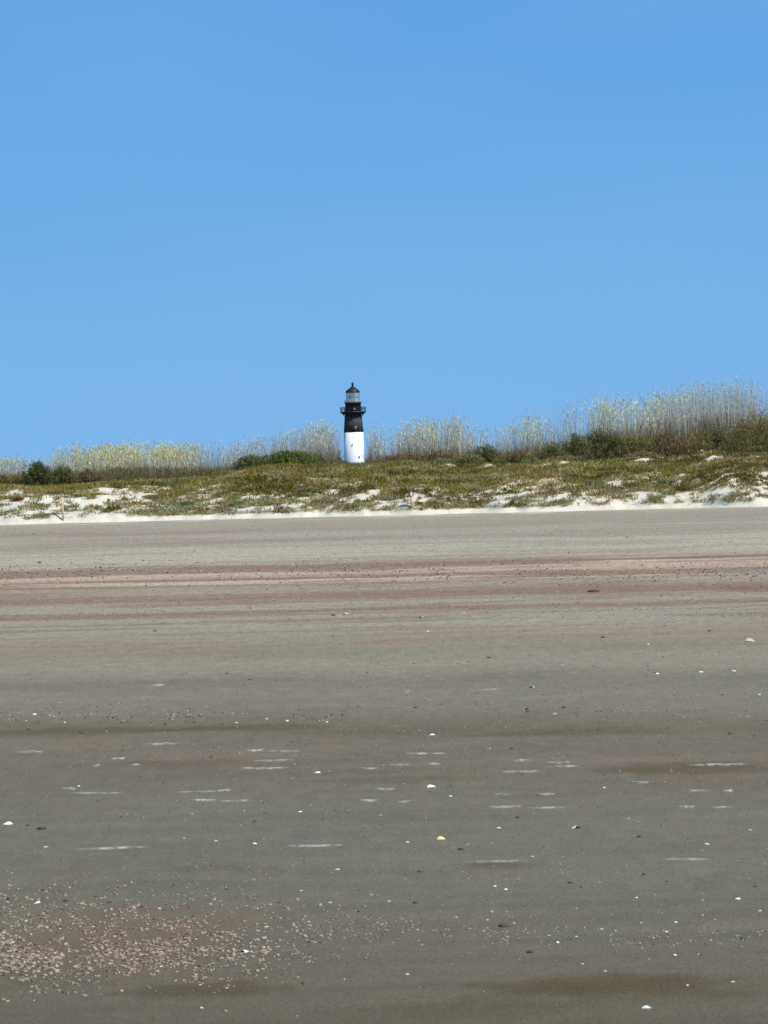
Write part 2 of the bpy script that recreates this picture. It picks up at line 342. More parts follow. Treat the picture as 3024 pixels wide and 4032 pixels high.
# ---- tall plume grass along the dune crest
top_tab = [(-1200,1800),(0,1785),(80,1795),(150,1800),(250,1768),(400,1752),(600,1746),(900,1738),(1050,1712),(1150,1690),(1250,1665),(1340,1668),(1400,1690),(1480,1682),(1520,1705),(1570,1675),(1700,1642),(1800,1632),(1840,1670),(1900,1690),
 (2000,1652),(2100,1628),(2250,1596),(2400,1570),(2550,1545),(2700,1530),(2800,1500),(2900,1488),(3024,1515),(4200,1490)]
tpx = np.array([t[0] for t in top_tab], float); tpy = np.array([t[1] for t in top_tab], float)
dens_tab = [(-3000,.8),(0,.75),(70,.7),(110,.2),(180,.35),(260,.8),(500,1),(800,.85),(1000,.85),(1250,1),(1380,.7),(1480,.55),(1540,.2),(1580,.6),(1700,.85),(1800,1),(1850,.35),(1920,.3),(2000,.45),(2100,.6),(2250,.6),(2400,.7),(2600,.75),(2800,.65),(3024,.6),(6000,.8)]
yel_tab = [(-3000,.4),(0,.55),(100,.2),(330,.6),(420,1),(700,1),(800,.35),(1100,.3),(1300,.35),(1560,.3),(1690,.8),(1780,.4),(1900,.2),(2050,.5),(2100,.9),(2160,.3),(2300,.5),(2400,.9),(2580,.9),(2650,.4),(2800,.25),(3024,.25),(6000,.4)]
def itab(t, x): return np.interp(x, [a for a, b in t], [b for a, b in t])
S = Blades(); H = Blades()
for (N, xr) in ((19000, (-15.5, 15.5)), (6000, (-40, -15.5)), (6000, (15.5, 40))):
    Y = rng.uniform(124.5, 138, N); X = rng.uniform(xr[0], xr[1], N); 
    px = 1512 + X / Y * F
    cl = fbm(X * 1.3 + 60, Y * 0.12, 3)                       # clumps
    keep = (rng.random(N) < itab(dens_tab, px) * (0.32 + 0.9 * smooth(0.32, 0.62, cl))) & ((px < 1338) | (px > 1458)); X = X[keep]; Y = Y[keep]; px = px[keep]; N = len(X)
    Z = dune_z(X, Y)
    ztop = EYE + (1820 - (px - 1512) * 0.02444 - np.interp(px, tpx, tpy)) * Y / F
    hgt = np.clip(ztop - Z, 0.6, 3.0) * (0.42 + 0.66 * rng.random(N) ** 0.9) * (0.76 + 0.42 * fbm(X * 2.8 + 5, Y * 0.3, 3))
    lean = rng.normal(size=(N, 2)) * 0.10; lean[:, 0] += 0.01
    strong = rng.random(N) < 0.07; lean[strong] *= 3.5
    root = np.stack([X, Y, Z - 0.02], -1); top = root + np.stack([lean[:, 0] * hgt, lean[:, 1] * hgt, hgt], -1)
    mid = root * 0.45 + top * 0.55; mid[:, 0] -= lean[:, 0] * hgt * 0.12
    side = np.stack([np.ones(N), rng.normal(size=N) * 0.3, np.zeros(N)], -1)
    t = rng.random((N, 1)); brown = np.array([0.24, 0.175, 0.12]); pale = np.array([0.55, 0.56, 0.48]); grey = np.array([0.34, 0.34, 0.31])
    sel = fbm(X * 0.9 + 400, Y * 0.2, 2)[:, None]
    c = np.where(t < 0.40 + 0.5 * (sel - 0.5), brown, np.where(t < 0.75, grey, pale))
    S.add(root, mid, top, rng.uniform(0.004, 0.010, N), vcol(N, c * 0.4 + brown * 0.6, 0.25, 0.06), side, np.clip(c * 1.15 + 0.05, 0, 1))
    # basal leaves
    for _ in range(4):
        d = rand_dir(N, 1.9); L = rng.uniform(0.35, 0.9, N) * np.clip(hgt / 1.5, .6, 1.3); tip = root + d * L[:, None]; mm = root + d * L[:, None] * 0.5; mm[:, 2] += 0.05
        lc = np.where(rng.random((N, 1)) < 0.5, np.array([0.17, 0.125, 0.075]), np.array([0.20, 0.17, 0.08]))
        S.add(root, mm, tip, rng.uniform(0.008, 0.02, N), vcol(N, lc, 0.3))
    # seed heads: drooping panicles of flat spikelets
    hk = (rng.random(N) < (0.24 + 0.66 * itab(yel_tab, px)) * (0.45 + 0.8 * smooth(0.35, 0.6, cl[keep]))); hr = top[hk]; rt = root[hk]; hh = hgt[hk]; hn = len(hr); ax = hr - rt; yy = itab(yel_tab, px[hk])
    droop = rng.choice([-1, 1], hn) * rng.uniform(0.2, 0.8, hn)
    for j in range(7):
        f = rng.uniform(0.0, 0.27, hn)
        p = hr - ax * f[:, None]; p[:, 0] += droop * 0.06 * (1 - f * 4)
        d = rand_dir(hn, 0.9); d[:, 0] += droop * 0.5; L = rng.uniform(0.06, 0.15, hn)
        tp = p + d * L[:, None]; cc = np.array([0.60, 0.60, 0.48]) * (1 - 0.85 * yy[:, None]) + np.array([0.86, 0.76, 0.30]) * 0.85 * yy[:, None]
        dim = np.where(rng.random((hn, 1)) < 0.3, 0.6, 1.0)
        H.add(p, (p + tp) / 2, tp, rng.uniform(0.007, 0.018, hn) * (1 + 0.4 * yy), vcol(hn, cc * dim, 0.15, 0.05))
gr = Blades()
for k in ('r', 't', 'm', 'w', 'c', 'c2'): setattr(gr, k, getattr(S, k) + getattr(H, k))
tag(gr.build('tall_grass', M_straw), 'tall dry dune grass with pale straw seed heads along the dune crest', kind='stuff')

# ---- brown brush that the tall grass grows out of
Bs = Blades()
for (N, xr) in ((9000, (-16, 16)), (4000, (-45, -16)), (4000, (16, 45))):
    X = rng.uniform(xr[0], xr[1], N); Y = rng.uniform(120.5, 140, N); px = 1512 + X / Y * F
    hb = np.interp(px, [-3000, 0, 200, 500, 900, 1000, 1340, 1365, 1440, 1460, 1550, 1800, 2100, 2400, 2800, 6000], [.45, .4, .5, .55, .35, .3, .22, .05, .05, .22, .3, .28, .35, .75, .9, .9])
    Z = dune_z(X, Y); nb = 10; n = N * nb
    h = np.repeat(hb * (0.4 + 1.0 * fbm(X * 1.1 + 30, Y * 0.4, 3)), nb)
    root = np.stack([np.repeat(X, nb) + rng.normal(size=n) * 0.12, np.repeat(Y, nb) + rng.normal(size=n) * 0.12, np.repeat(Z, nb)], -1)
    hh = rng.random(n); root[:, 2] += h * hh * 0.9
    d = rand_dir(n, 0.9); L = rng.uniform(0.06, 0.18, n); tip = root + d * L[:, None]
    t = np.repeat(fbm(X * 0.7 + 800, Y * 0.3, 3), nb)[:, None]
    c = np.where(t < 0.5, np.array([0.19, 0.14, 0.075]), np.array([0.15, 0.135, 0.052]))
    Bs.add(root, (root + tip) / 2, tip, rng.uniform(0.012, 0.03, n), vcol(n, c, 0.35))
tag(Bs.build('dry_brush', M_leaf), 'brown dry brush among the tall dune grass', kind='stuff')

# ------------------------------------------------------------------ shrubs
def tube(V, Fc, p0, p1, r0, r1, n=6):
    p0 = np.array(p0, float); p1 = np.array(p1, float); d = p1 - p0; d /= np.linalg.norm(d)
    a = np.cross(d, [0.3, 0.9, 0.2]); a /= np.linalg.norm(a); b = np.cross(d, a); base = len(V)
    for p, r in ((p0, r0), (p1, r1)):
        for i in range(n):
            t = 2 * math.pi * i / n; V.append(p + r * (math.cos(t) * a + math.sin(t) * b))
    for i in range(n): Fc.append((base + i, base + (i + 1) % n, base + n + (i + 1) % n, base + n + i))
COL = {'dark': (0.13, 0.13, 0.05), 'green': (0.16, 0.185, 0.05), 'deep': (0.175, 0.168, 0.065), 'olive': (0.245, 0.20, 0.075), 'brown': (0.25, 0.18, 0.095),
       'sage': (0.23, 0.25, 0.12), 'yellow': (0.25, 0.25, 0.07), 'rust': (0.30, 0.13, 0.05)}
def shrub(x0, x1, yt, yb, Y, col, label, kind='shrub', cat='shrub', group=None, leaf=0.07, spiky=0.0, dens=1.0):
    cx = (x0 + x1) / 2; s = Y / F; base = on_dune_at(cx, Y)
    W = (x1 - x0) * s / 2; top = at(cx, yt, Y).z; Hh = max(top - base.z, 0.12) * (1.13 if Y > 119 else 1.0)
    root = empty(kind, base); tag(root, label, cat, group)
    D = max(W * 0.7, 0.3)
    nl = max(4, int(7 * W)); lob = []
    for i in range(nl):
        fx = -0.85 + 1.7 * (i + 0.5) / nl + random.uniform(-0.06, 0.06)
        lob.append((base.x + fx * W, base.y + random.uniform(-0.5, 0.5) * D, base.z + Hh * random.uniform(0.30, 0.5) * (1 - 0.3 * fx * fx), W * 1.0 / nl * random.uniform(1.6, 2.4) + 0.05, Hh * random.uniform(0.42, 0.60) * (1 - 0.45 * fx ** 2)))
    lob.append((base.x, base.y, base.z + Hh * 0.45, W * 0.62, Hh * 0.52))
    n = int((2200 + 5200 * W * Hh) * dens); li = rng.integers(0, len(lob), n); Lb = np.array(lob)[li]
    d = rng.normal(size=(n, 3)); d /= np.linalg.norm(d, axis=1, keepdims=True); rr = rng.random(n) ** 0.33
    p = Lb[:, :3] + d * rr[:, None] * np.stack([Lb[:, 3], np.full(n, D * 0.6), Lb[:, 4]], -1)
    gap = fbm(p[:, 0] * 5, p[:, 2] * 7 + p[:, 1] * 3, 2); p = p[(gap < 0.68)]
    g = dune_z(p[:, 0], p[:, 1]); p = p[p[:, 2] > g]; n = len(p)
    dd = rand_dir(n, 0.35 + spiky); L = rng.uniform(0.5, 1.3, n) * leaf * (1 + spiky); tip = p + dd * L[:, None]
    cn = fbm(p[:, 0] * 3 + 5, p[:, 2] * 4 + p[:, 1], 2)[:, None]
    B = Blades(); B.add(p, (p + tip) / 2, tip, rng.uniform(0.25, 0.5, n) * leaf, vcol(n, np.array(COL[col]) * (0.65 + 0.7 * cn), 0.3))
    B.build('crown', M_leaf, root)
    V = []; Fc = []
    for i in range(max(3, int(3 * W) + 2)):
        q = random.choice(lob); r0 = 0.018 * (0.6 + Hh * .5)
        a = (random.uniform(-.15, .15) * W, 0, -0.03); m = ((q[0] - base.x) * 0.55, (q[1] - base.y) * .5, Hh * 0.3); e = (q[0] - base.x, q[1] - base.y, q[2] - base.z + q[4] * .3)
        tube(V, Fc, a, m, r0, r0 * .7); tube(V, Fc, m, e, r0 * .7, r0 * .25)
    mesh_np('stem', np.array(V), [np.array(Fc)], M_wood, root, smoothf=True)
    return root
shrub(98, 200, 1826, 1908, 119.5, 'dark', 'dark green upright shrub, the darkest at the left end of the dune', spiky=0.5)
shrub(185, 300, 1838, 1906, 120, 'deep', 'dull green shrub joined to the right of the darkest left shrub')
shrub(-60, 105, 1868, 1908, 120.2, 'olive', 'low olive shrub cut by the left edge of the photo')
shrub(290, 425, 1852, 1900, 120.4, 'brown', 'brownish low shrub under straw grass, right of the dull green shrub')
shrub(650, 800, 1882, 1930, 114.8, 'sage', 'flat topped grey green bush with dark underside on the left slope', leaf=0.055)
shrub(845, 995, 1856, 1895, 116.2, 'yellow', 'yellow green mound just left below the bright green thicket', leaf=0.05)
shrub(1060, 1150, 1842, 1875, 116.6, 'yellow', 'small yellow green mound in front of the bright green thicket', leaf=0.05)
shrub(925, 1070, 1800, 1850, 119.5, 'deep', 'dark green half of the thicket left of the lighthouse', spiky=0.4)
shrub(1040, 1255, 1783, 1848, 120, 'green', 'bright green needle leaved shrub left of the lighthouse', spiky=0.8)
shrub(1345, 1470, 1819, 1842, 117.5, 'sage', 'pale mound right at the foot of the lighthouse', leaf=0.05)
shrub(1480, 1690, 1808, 1845, 117.2, 'yellow', 'long pale yellow green mound right of the lighthouse foot', leaf=0.05)
shrub(1500, 1700, 1786, 1812, 121.5, 'brown', 'dark brown low thicket behind the long pale mound')
shrub(1660, 1815, 1776, 1815, 121.2, 'brown', 'brown thicket between the pale rounded mound and the tall grass')
shrub(1690, 1778, 1801, 1832, 118, 'sage', 'small rounded sage green cushion with smooth top', leaf=0.045)
shrub(1775, 1905, 1786, 1842, 118.4, 'olive', 'olive bush with dark gaps right of the sage cushion', leaf=0.06)
shrub(1850, 1975, 1755, 1830, 121, 'deep', 'dark green peaked shrub behind the olive bush')
shrub(1950, 2130, 1782, 1830, 120.8, 'olive', 'long olive scrub right of the dark peaked shrub')
shrub(2055, 2135, 1804, 1828, 118.6, 'sage', 'little light green cushion at the left end of the narrow sand strip', leaf=0.045)
shrub(2115, 2245, 1752, 1815, 121, 'deep', 'rounded dark green shrub left of the tall dark shrub')
shrub(2225, 2330, 1722, 1815, 122, 'deep', 'middling dark shrub between the rounded one and the tall one', spiky=.3)
shrub(2290, 2460, 1692, 1815, 122.5, 'dark', 'tall dark green shrub forming the first hump on the right')
shrub(2430, 2570, 1712, 1805, 122.6, 'olive', 'olive shrub right of the tall dark hump')
shrub(2540, 2690, 1706, 1805, 122.8, 'brown', 'brownish shrub with bare twigs right of the olive shrub', spiky=.6)
shrub(2670, 2800, 1712, 1800, 122.6, 'olive', 'olive scrub below the tallest grass, left of the deep green shrub')
shrub(2775, 2880, 1690, 1795, 123, 'deep', 'deep green shrub against the big brown olive mound')
shrub(2850, 3120, 1648, 1790, 123.6, 'olive', 'big brown olive mound of scrub at the right edge')
shrub(2470, 2600, 1776, 1812, 119, 'brown', 'low brown scrub just above the two bright sand strips')
shrub(2150, 2300, 1796, 1822, 119, 'brown', 'low grey brown scrub just above the narrow sand strip')
for (a, b, t, Yd, c, l) in [(1170,1255,1972,109.2,'sage','silvery leafy plant standing on the foot of the dune below the green thicket'),
        (2590,2660,1940,109.6,'sage','silvery tuft on the lower dune right of centre'), (2300,2370,1955,109.4,'sage','silver green tuft at the top of the foot sand'),
        (1830,1900,1962,109.0,'sage','pale green tuft low on the dune right of the marker post'), (560,640,1950,110,'sage','pale tuft beside the large bright sand opening'),
        (900,960,1995,107.9,'sage','small grey green plant on the white sand edge'), (690,760,1975,108.6,'sage','grey green plant below the flat topped bush'),
        (2350,2440,1925,110.6,'olive','dark olive clump above the white sand edge on the right'), (2490,2580,1878,112,'olive','olive clump on the upper right slope'),
        (1750,1830,1935,110,'olive','rounded olive clump right of the marker post'), (2660,2720,1975,108.6,'olive','small olive clump in the wide sand edge'),
        (1350,1420,1888,112,'olive','rounded olive clump below the lighthouse'), (2860,2960,1925,110.8,'olive','olive clump near the right end of the dune slope')]:
    shrub(a, b, t, 0, Yd, c, l, 'small_plant', 'plant', leaf=0.05, dens=0.7)
shrub(40, 85, 1982, 2010, 109.2, 'rust', 'small rust orange plant on the left sand slope', 'small_plant', 'plant', leaf=0.05, dens=.5)
shrub(1570, 1612, 1936, 1965, 110.2, 'rust', 'small reddish brown plant left beside the tall marker post', 'small_plant', 'plant', leaf=0.05, dens=.4)

# ------------------------------------------------------------------ lighthouse
LD = 1600.0; ls = LD / F
lc = at(1391, 1640, LD); LX = lc.x
def lz(py): return EYE + (yh(1391) - py) * ls
M_white = simple('white_paint', (0.86, 0.84, 0.78), 0.6, 0.03, 0.4); M_black = simple('black_paint', (0.041, 0.041, 0.042), 0.85, 0.25, 0.5)
M_iron = simple('dark_iron', (0.010, 0.010, 0.013), 0.5, 0.2, 1.0); M_pane = simple('dark_pane', (0.03, 0.035, 0.04), 0.15)
M_frame = simple('pale_frame', (0.55, 0.53, 0.48), 0.7)
mg = bpy.data.materials.new('lantern_glass'); mg.use_nodes = True; n = mg.node_tree; n.nodes.clear()
o_ = n.nodes.new('ShaderNodeOutputMaterial'); tr = n.nodes.new('ShaderNodeBsdfTransparent'); tr.inputs[0].default_value = (.86, .88, .78, 1)
gl = n.nodes.new('ShaderNodeBsdfGlossy'); gl.inputs['Roughness'].default_value = 0.1; mx = n.nodes.new('ShaderNodeMixShader'); mx.inputs[0].default_value = 0.2
n.links.new(tr.outputs[0], mx.inputs[1]); n.links.new(gl.outputs[0], mx.inputs[2]); df = n.nodes.new('ShaderNodeBsdfDiffuse'); df.inputs[0].default_value = (.62, .68, .62, 1); mx2 = n.nodes.new('ShaderNodeMixShader'); mx2.inputs[0].default_value = 0.28; n.links.new(mx.outputs[0], mx2.inputs[1]); n.links.new(df.outputs[0], mx2.inputs[2]); n.links.new(mx2.outputs[0], o_.inputs[0])
LR = R(90 + 28 + 22.5)           # facet rotation: facet normals lie 62 and 17 deg left, 28 and 73 deg right of the line of sight
def prism(name, rings, mat, parent, n=8, rot=0.0, cap=True, smoothf=False, cx=0, cy=0):
    V = []; Fq = []; 
    for (z, r) in rings:
        for i in range(n):
            t = rot + 2 * math.pi * i / n; V.append((cx + r * math.cos(t), cy + r * math.sin(t), z))
    for k in range(len(rings) - 1):
        for i in range(n): Fq.append((k * n + i, k * n + (i + 1) % n, (k + 1) * n + (i + 1) % n, (k + 1) * n + i))
    fl = [np.array(Fq)]
    if cap: fl += [np.array([list(range(n))[::-1]]), np.array([[(len(rings) - 1) * n + i for i in range(n)]])]
    return mesh_np(name, np.array(V, float), fl, mat, parent, smoothf=smoothf)
lh = empty('lighthouse', (LX, LD, 0)); tag(lh, 'tall octagonal lighthouse, black above and white below, rising behind the dune', 'lighthouse')
wf = 0.5 * ls / 0.985            # half pixel width -> circumradius
rot8 = R(-90 + 28 + 22.5)
zt = lz(1637); zm = lz(1702)
prism('white_wall', [(0, 82 * wf), (lz(1820), 80 * wf), (zm, 76 * wf)], M_white, lh, rot=rot8)
prism('black_wall', [(zm + .003, 76.5 * wf + .02), (zt, 67 * wf)], M_black, lh, rot=rot8)
prism('watch_room', [(zt + .003, 65 * wf), (lz(1589), 61 * wf), (lz(1589) + .003, 68 * wf), (lz(1583), 68 * wf)], M_black, lh, rot=rot8)
deck = prism('gallery', [(lz(1632), 74 * wf), (lz(1624), 100 * wf), (lz(1620), 100 * wf)], M_iron, lh, n=24)
V = []; Fc = []
for i in range(16):
    t = 2 * math.pi * i / 16; c_, s_ = math.cos(t), math.sin(t); r = 98 * wf
    tube(V, Fc, (r * c_, r * s_, lz(1620)), (r * c_, r * s_, lz(1604)), .12, .12)
for zz_ in (1604, 1609, 1614):
    for i in range(24):
        t = 2 * math.pi * i / 24; t2 = 2 * math.pi * (i + 1) / 24; r = 98 * wf
        tube(V, Fc, (r * math.cos(t), r * math.sin(t), lz(zz_)), (r * math.cos(t2), r * math.sin(t2), lz(zz_)), .11, .11)
mesh_np('railing', np.array(V), [np.array(Fc)], M_iron, deck)
for i in range(12):
    t = 2 * math.pi * (i + .5) / 12; V = []; Fc = []
    tube(V, Fc, (66 * .5 * ls * math.cos(t), 66 * .5 * ls * math.sin(t), lz(1640)), (94 * wf * math.cos(t), 94 * wf * math.sin(t), lz(1625)), .22, .16)
    mesh_np('bracket', np.array(V), [np.array(Fc)], M_iron, deck)
lan = prism('lantern_glass', [(lz(1583) + .003, 51 * wf), (lz(1545), 51 * wf)], mg, lh, n=16, cap=False, smoothf=False)
V = []; Fc = []
for i in range(8):
    t = 2 * math.pi * i / 8 + .2; r = 52 * wf
    tube(V, Fc, (r * math.cos(t), r * math.sin(t), lz(1583)), (r * math.cos(t), r * math.sin(t), lz(1545)), .06, .06)
for zz_ in (1564,):
    for i in range(16):
        t = 2 * math.pi * i / 16; t2 = 2 * math.pi * (i + 1) / 16; r = 52 * wf
        tube(V, Fc, (r * math.cos(t), r * math.sin(t), lz(zz_)), (r * math.cos(t2), r * math.sin(t2), lz(zz_)), .04, .04)
mesh_np('mullions', np.array(V), [np.array(Fc)], M_iron, lan)
V = []; Fc = []
for i in range(16):
    t = 2 * math.pi * i / 16; r = 65 * wf
    tube(V, Fc, (r * math.cos(t), r * math.sin(t), lz(1583)), (r * math.cos(t), r * math.sin(t), lz(1575)), .05, .05)
    t2 = 2 * math.pi * (i + 1) / 16
    for q in (1575, 1579): tube(V, Fc, (r * math.cos(t), r * math.sin(t), lz(q)), (r * math.cos(t2), r * math.sin(t2), lz(q)), .05, .05)
mesh_np('lantern_railing', np.array(V), [np.array(Fc)], M_frame, lh)
M_lens = simple('lens_glass', (0.42, 0.50, 0.45), 0.3, 0.4, 0.9)
prism('lens', [(lz(1583) + .01, 12 * wf), (lz(1578), 12 * wf), (lz(1574), 24 * wf), (lz(1563), 28 * wf), (lz(1553), 22 * wf), (lz(1548), 10 * wf)], M_lens, lh, n=16, smoothf=True)
roof = prism('roof', [(lz(1546), 55 * wf), (lz(1542), 56 * wf), (lz(1536), 46 * wf), (lz(1530), 30 * wf), (lz(1524), 14 * wf), (lz(1522), 10 * wf)], M_iron, lh, n=16)
prism('finial', [(lz(1522), 8 * wf), (lz(1515), 7 * wf), (lz(1512), 10 * wf), (lz(1509), 9 * wf), (lz(1507), 3 * wf), (lz(1502), 1 * wf)], M_iron, roof, n=12, smoothf=True)
def lh_window(py, dpx, wmat, wpx=7, hpx=10):
    # on the facet whose normal points 17 deg left of the camera / 28 deg right
    for_r = np.interp(lz(py), [lz(1820), zm, zt], [86 * wf, 77 * wf, 67 * wf]) * math.cos(math.pi / 8)
    ang = R(-90 + 28) if dpx > 0 else R(-90 - 17)
    nx, ny = math.cos(ang), math.sin(ang); tx, ty = -ny, nx
    X0 = dpx * ls
    # slide along the facet so that the window centre lies at X0
    s_ = (X0 - for_r * nx) / tx; cxw = for_r * nx + s_ * tx; cyw = for_r * ny + s_ * ty
    def box(name, w_, h_, d_, mat, par):
        V = []
        for a in (-.5, .5):
            for b in (-.5, .5):
                for c in (-0.25, d_): V.append((cxw + tx * a * w_ + nx * c, cyw + ty * a * w_ + ny * c, lz(py) + b * h_))
        Fq = [(0, 1, 3, 2), (4, 6, 7, 5), (0, 4, 5, 1), (2, 3, 7, 6), (1, 5, 7, 3), (0, 2, 6, 4)]
        return mesh_np(name, np.array(V), [np.array(Fq)], mat, par)
    f = box('window', wpx * ls, hpx * ls, .14, M_frame, lh); box('pane', wpx * ls * .6, hpx * ls * .7, .20, wmat, f)
lh_window(1684, 9, M_pane, 6, 9); lh_window(1799, 20, M_pane, 5, 7); lh_window(1612, 6, M_pane, 6, 9); lh_window(1750, -5, M_pane, 3, 5)

# ------------------------------------------------------------------ marker posts
def box_post(name, w_, d_, h_, mat, parent, z0=0, bevel=0.006, top=0.0):
    V = [(sx_ * (w_ / 2 - (top if zi == 2 else 0)), sy_ * (d_ / 2 - (top if zi == 2 else 0)), z) for zi, z in enumerate((z0, z0 + h_ - 0.02, z0 + h_)) for sx_, sy_ in ((-1, -1), (1, -1), (1, 1), (-1, 1))]
    Fq = []
    for k_ in range(2):
        for i in range(4): Fq.append((k_ * 4 + i, k_ * 4 + (i + 1) % 4, k_ * 4 + 4 + (i + 1) % 4, k_ * 4 + 4 + i))
    Fq.append((0, 3, 2, 1)); Fq.append((8, 9, 10, 11))
    return mesh_np(name, np.array(V, float), [np.array(Fq)], mat, parent)
M_postA = simple('weathered_post', (0.66, 0.52, 0.36), 0.85, 0.2, 12, bump=.3); M_postB = simple('yellow_post', (0.80, 0.62, 0.36), 0.8, 0.15, 12)
M_sign = simple('violet_sign', (0.20, 0.16, 0.26), 0.6, 0.2, 10); M_band = simple('orange_band', (0.75, 0.30, 0.10), .7)
p = onto_dune(249, 2050); h = 98 * p.y / F
r_ = empty('marker_post', p); tag(r_, 'weathered cream post standing at the dune foot on the left', 'post'); r_.rotation_euler = (0, R(-1.5), 0)
box_post('shaft', .055, .055, h, M_postA, r_, -.05, top=.015); box_post('cap_board', .12, .025, .04, M_postA, r_, h - .16)
p = onto_dune(1622, 1999); h = 84 * p.y / F
r_ = empty('marker_post', p); tag(r_, 'slim yellowish marker post with a small violet plate at its top', 'post'); r_.rotation_euler = (0, R(-3), 0)
sh = box_post('shaft', .07, .07, h, M_postB, r_, -.05, top=.01)
sg = box_post('sign_plate', .075, .02, .15, M_sign, r_, h - .17); sg.location.y = -.052
box_post('band', .078, .078, .07, M_band, r_, h - .34)

# ------------------------------------------------------------------ shells, stones, painted glints
def shell_geo(kind, seed):
    rs = random.Random(seed); V = []; Fq = []
    if kind == 'clam':
        nr, na = 6, 15
        for i in range(nr):
            f = i / (nr - 1)
            for j in range(na):
                a = R(-105 + 210 * j / (na - 1)); rib = 1 + 0.05 * math.cos(j * math.pi)
                rad = 0.5 * f * (1 + 0.15 * math.cos(a)) * rib
                V.append((rad * math.sin(a), -0.28 + rad * math.cos(a) + .02, 0.20 * math.sin(math.pi * (0.5 + f * 0.5) * 1.0) * (1 if f > 0 else .6) + 0.01))
        nv = len(V); Fq = [tuple(q) for q in grid_faces(nr, na)]
        ring = [(nr - 1) * na + j for j in range(na)]
        for j in ring: V.append((V[j][0] * .96, V[j][1] * .96, -0.03))
        for j in range(na - 1): Fq.append((ring[j], nv + j, nv + j + 1, ring[j + 1]))
    else:                                                # broken bit or pebble: irregular closed lump
        n = 9 if kind == 'chip' else 10; fl = 0.12 if kind == 'chip' else 0.26
        rr = [0.5 * rs.uniform(.55, 1.05) if kind == 'chip' else .5 * rs.uniform(.82, 1.02) for _ in range(n)]; el = rs.uniform(.5, .8)
        for (z, s) in ((-.03, .9), (fl * .45, 1.0), (fl * .9, .75), (fl * 1.1, .3)):
            for i in range(n):
                a = 2 * math.pi * i / n; V.append((rr[i] * s * math.cos(a), rr[i] * s * el * math.sin(a), z + rs.uniform(-.02, .02)))
        for k_ in range(3):
            for i in range(n): Fq.append((k_ * n + i, k_ * n + (i + 1) % n, k_ * n + n + (i + 1) % n, k_ * n + n + i))
        c0 = len(V); V.append((0, 0, fl * 1.12))
        for i in range(n): Fq.append((3 * n + i, 3 * n + (i + 1) % n, c0, c0))
        Fq = [q if q[2] != q[3] else (q[0], q[1], q[2], q[2]) for q in Fq]
    return np.array(V, float), Fq
def shell_mesh(kind, seed, mat):
    V, Fq = shell_geo(kind, seed); Fq = [tuple(dict.fromkeys(int(a) for a in q)) for q in Fq]
    me = bpy.data.meshes.new('shell_mesh'); me.from_pydata([tuple(v_) for v_ in V], [], Fq); me.update(); me.materials.append(mat)
    for p_ in me.polygons: p_.use_smooth = kind != 'chip'
    return me
M_sw = simple('white_shell', (0.74, 0.73, 0.66), 0.45, .12, 6); M_sp = simple('pale_shell', (0.42, 0.41, 0.36), .6, .2, 6); M_sy = simple('yellow_shell', (0.85, 0.68, 0.25), .4)
M_spk = simple('pink_shell', (0.60, 0.42, 0.34), .5, .2, 5); M_st = simple('dark_stone', (0.050, 0.045, 0.040), .6, .3, 6); M_br = simple('brown_debris', (0.075, 0.045, 0.032), .7, .3, 6)
ZG = lambda x, y: float((fbm(x * 0.8, y * 1.5, 3) - 0.5) * 0.03)
def put(name, me, px, py, size, label, cat, group=None, sc=(1, 1, 1), rz=None):
    q = on_beach(px, py); s = 1.25 * size * q.y / F
    o = bpy.data.objects.new(name, me); C.objects.link(o); o.location = (q.x, q.y, ZG(q.x, q.y) + 0.0)
    o.scale = (s * sc[0], s * sc[1], s * sc[2]); o.rotation_euler = (random.uniform(-.15, .15), random.uniform(-.15, .15), random.uniform(0, 6.28) if rz is None else rz)
    return tag(o, label, cat, group)
k = 3024 / 1659
clams = [shell_mesh('clam', i, M_sw) for i in range(2)]; clp = shell_mesh('clam', 4, M_sp); chips = [shell_mesh('chip', i, M_sw) for i in range(3)]; chp = [shell_mesh('chip', 20 + i, M_sp) for i in range(3)]
stones = [shell_mesh('pebble', i, M_st) for i in range(3)]; deb = [shell_mesh('pebble', 30 + i, M_br) for i in range(2)]
G = 'shells scattered on the beach'
special = [(15,1783,26,clams[0],'large bright white shell at the left edge of the lower beach'),
 (1241,1791,26,clams[1],'broad white shell on the right of the lower beach, below the foam streaks'),
 (1399,2175,27,clams[0],'bright white shell at the very bottom beside the brown stain'),
 (531,2061,24,clams[1],'bright white shell inside the dense shell bed'),
 (1527,1825,18,chips[0],'white shell chip at right, level with the yellow shell'),
 (1593,1947,18,clams[0],'white shell near the right edge above the brown stain'),
 (1069,1914,18,chips[1],'left one of a close pair of white shell bits'),
 (1093,1921,17,chips[2],'right one of a close pair of white shell bits'),
 (79,1955,20,clams[1],'white shell just above the left end of the shell bed'),
 (932,1587,18,clams[0],'lone white shell above the foam streaks near the middle'),
 (684,1671,18,clams[1],'lone white shell among the foam streaks left of the middle'),
 (934,1699,26,clams[0],'oval white shell under the foam streaks near the middle'),
 (973,1720,16,chips[0],'white shell bit just right below the oval white shell'),
 (751,1328,22,clp,'pale shell on the far beach next to the last brown drift line'),
 (1420,1457,18,chips[1],'left white chip of a far row of three on the right'),
 (1514,1455,18,chips[2],'middle white chip of a far row of three on the right'),
 (1585,1452,16,chips[0],'right white chip of a far row of three on the right')]
for (x, y, s, me, l) in special: put('seashell', me, x * k, y * k, s, l, 'shell', G, (1, 1.5, 1.6))
me = shell_mesh('clam', 9, M_sy); put('seashell', me, 955 * k, 1811 * k, 24, 'bright yellow shell on grey sand near the middle', 'shell', G, (1, 1.4, 1.8))
put('seashell', shell_mesh('chip', 9, M_sy), 576 * k, 2002 * k, 16, 'small yellow shell chip on the edge of the shell bed', 'shell', G, (1, 1.4, 1.8))
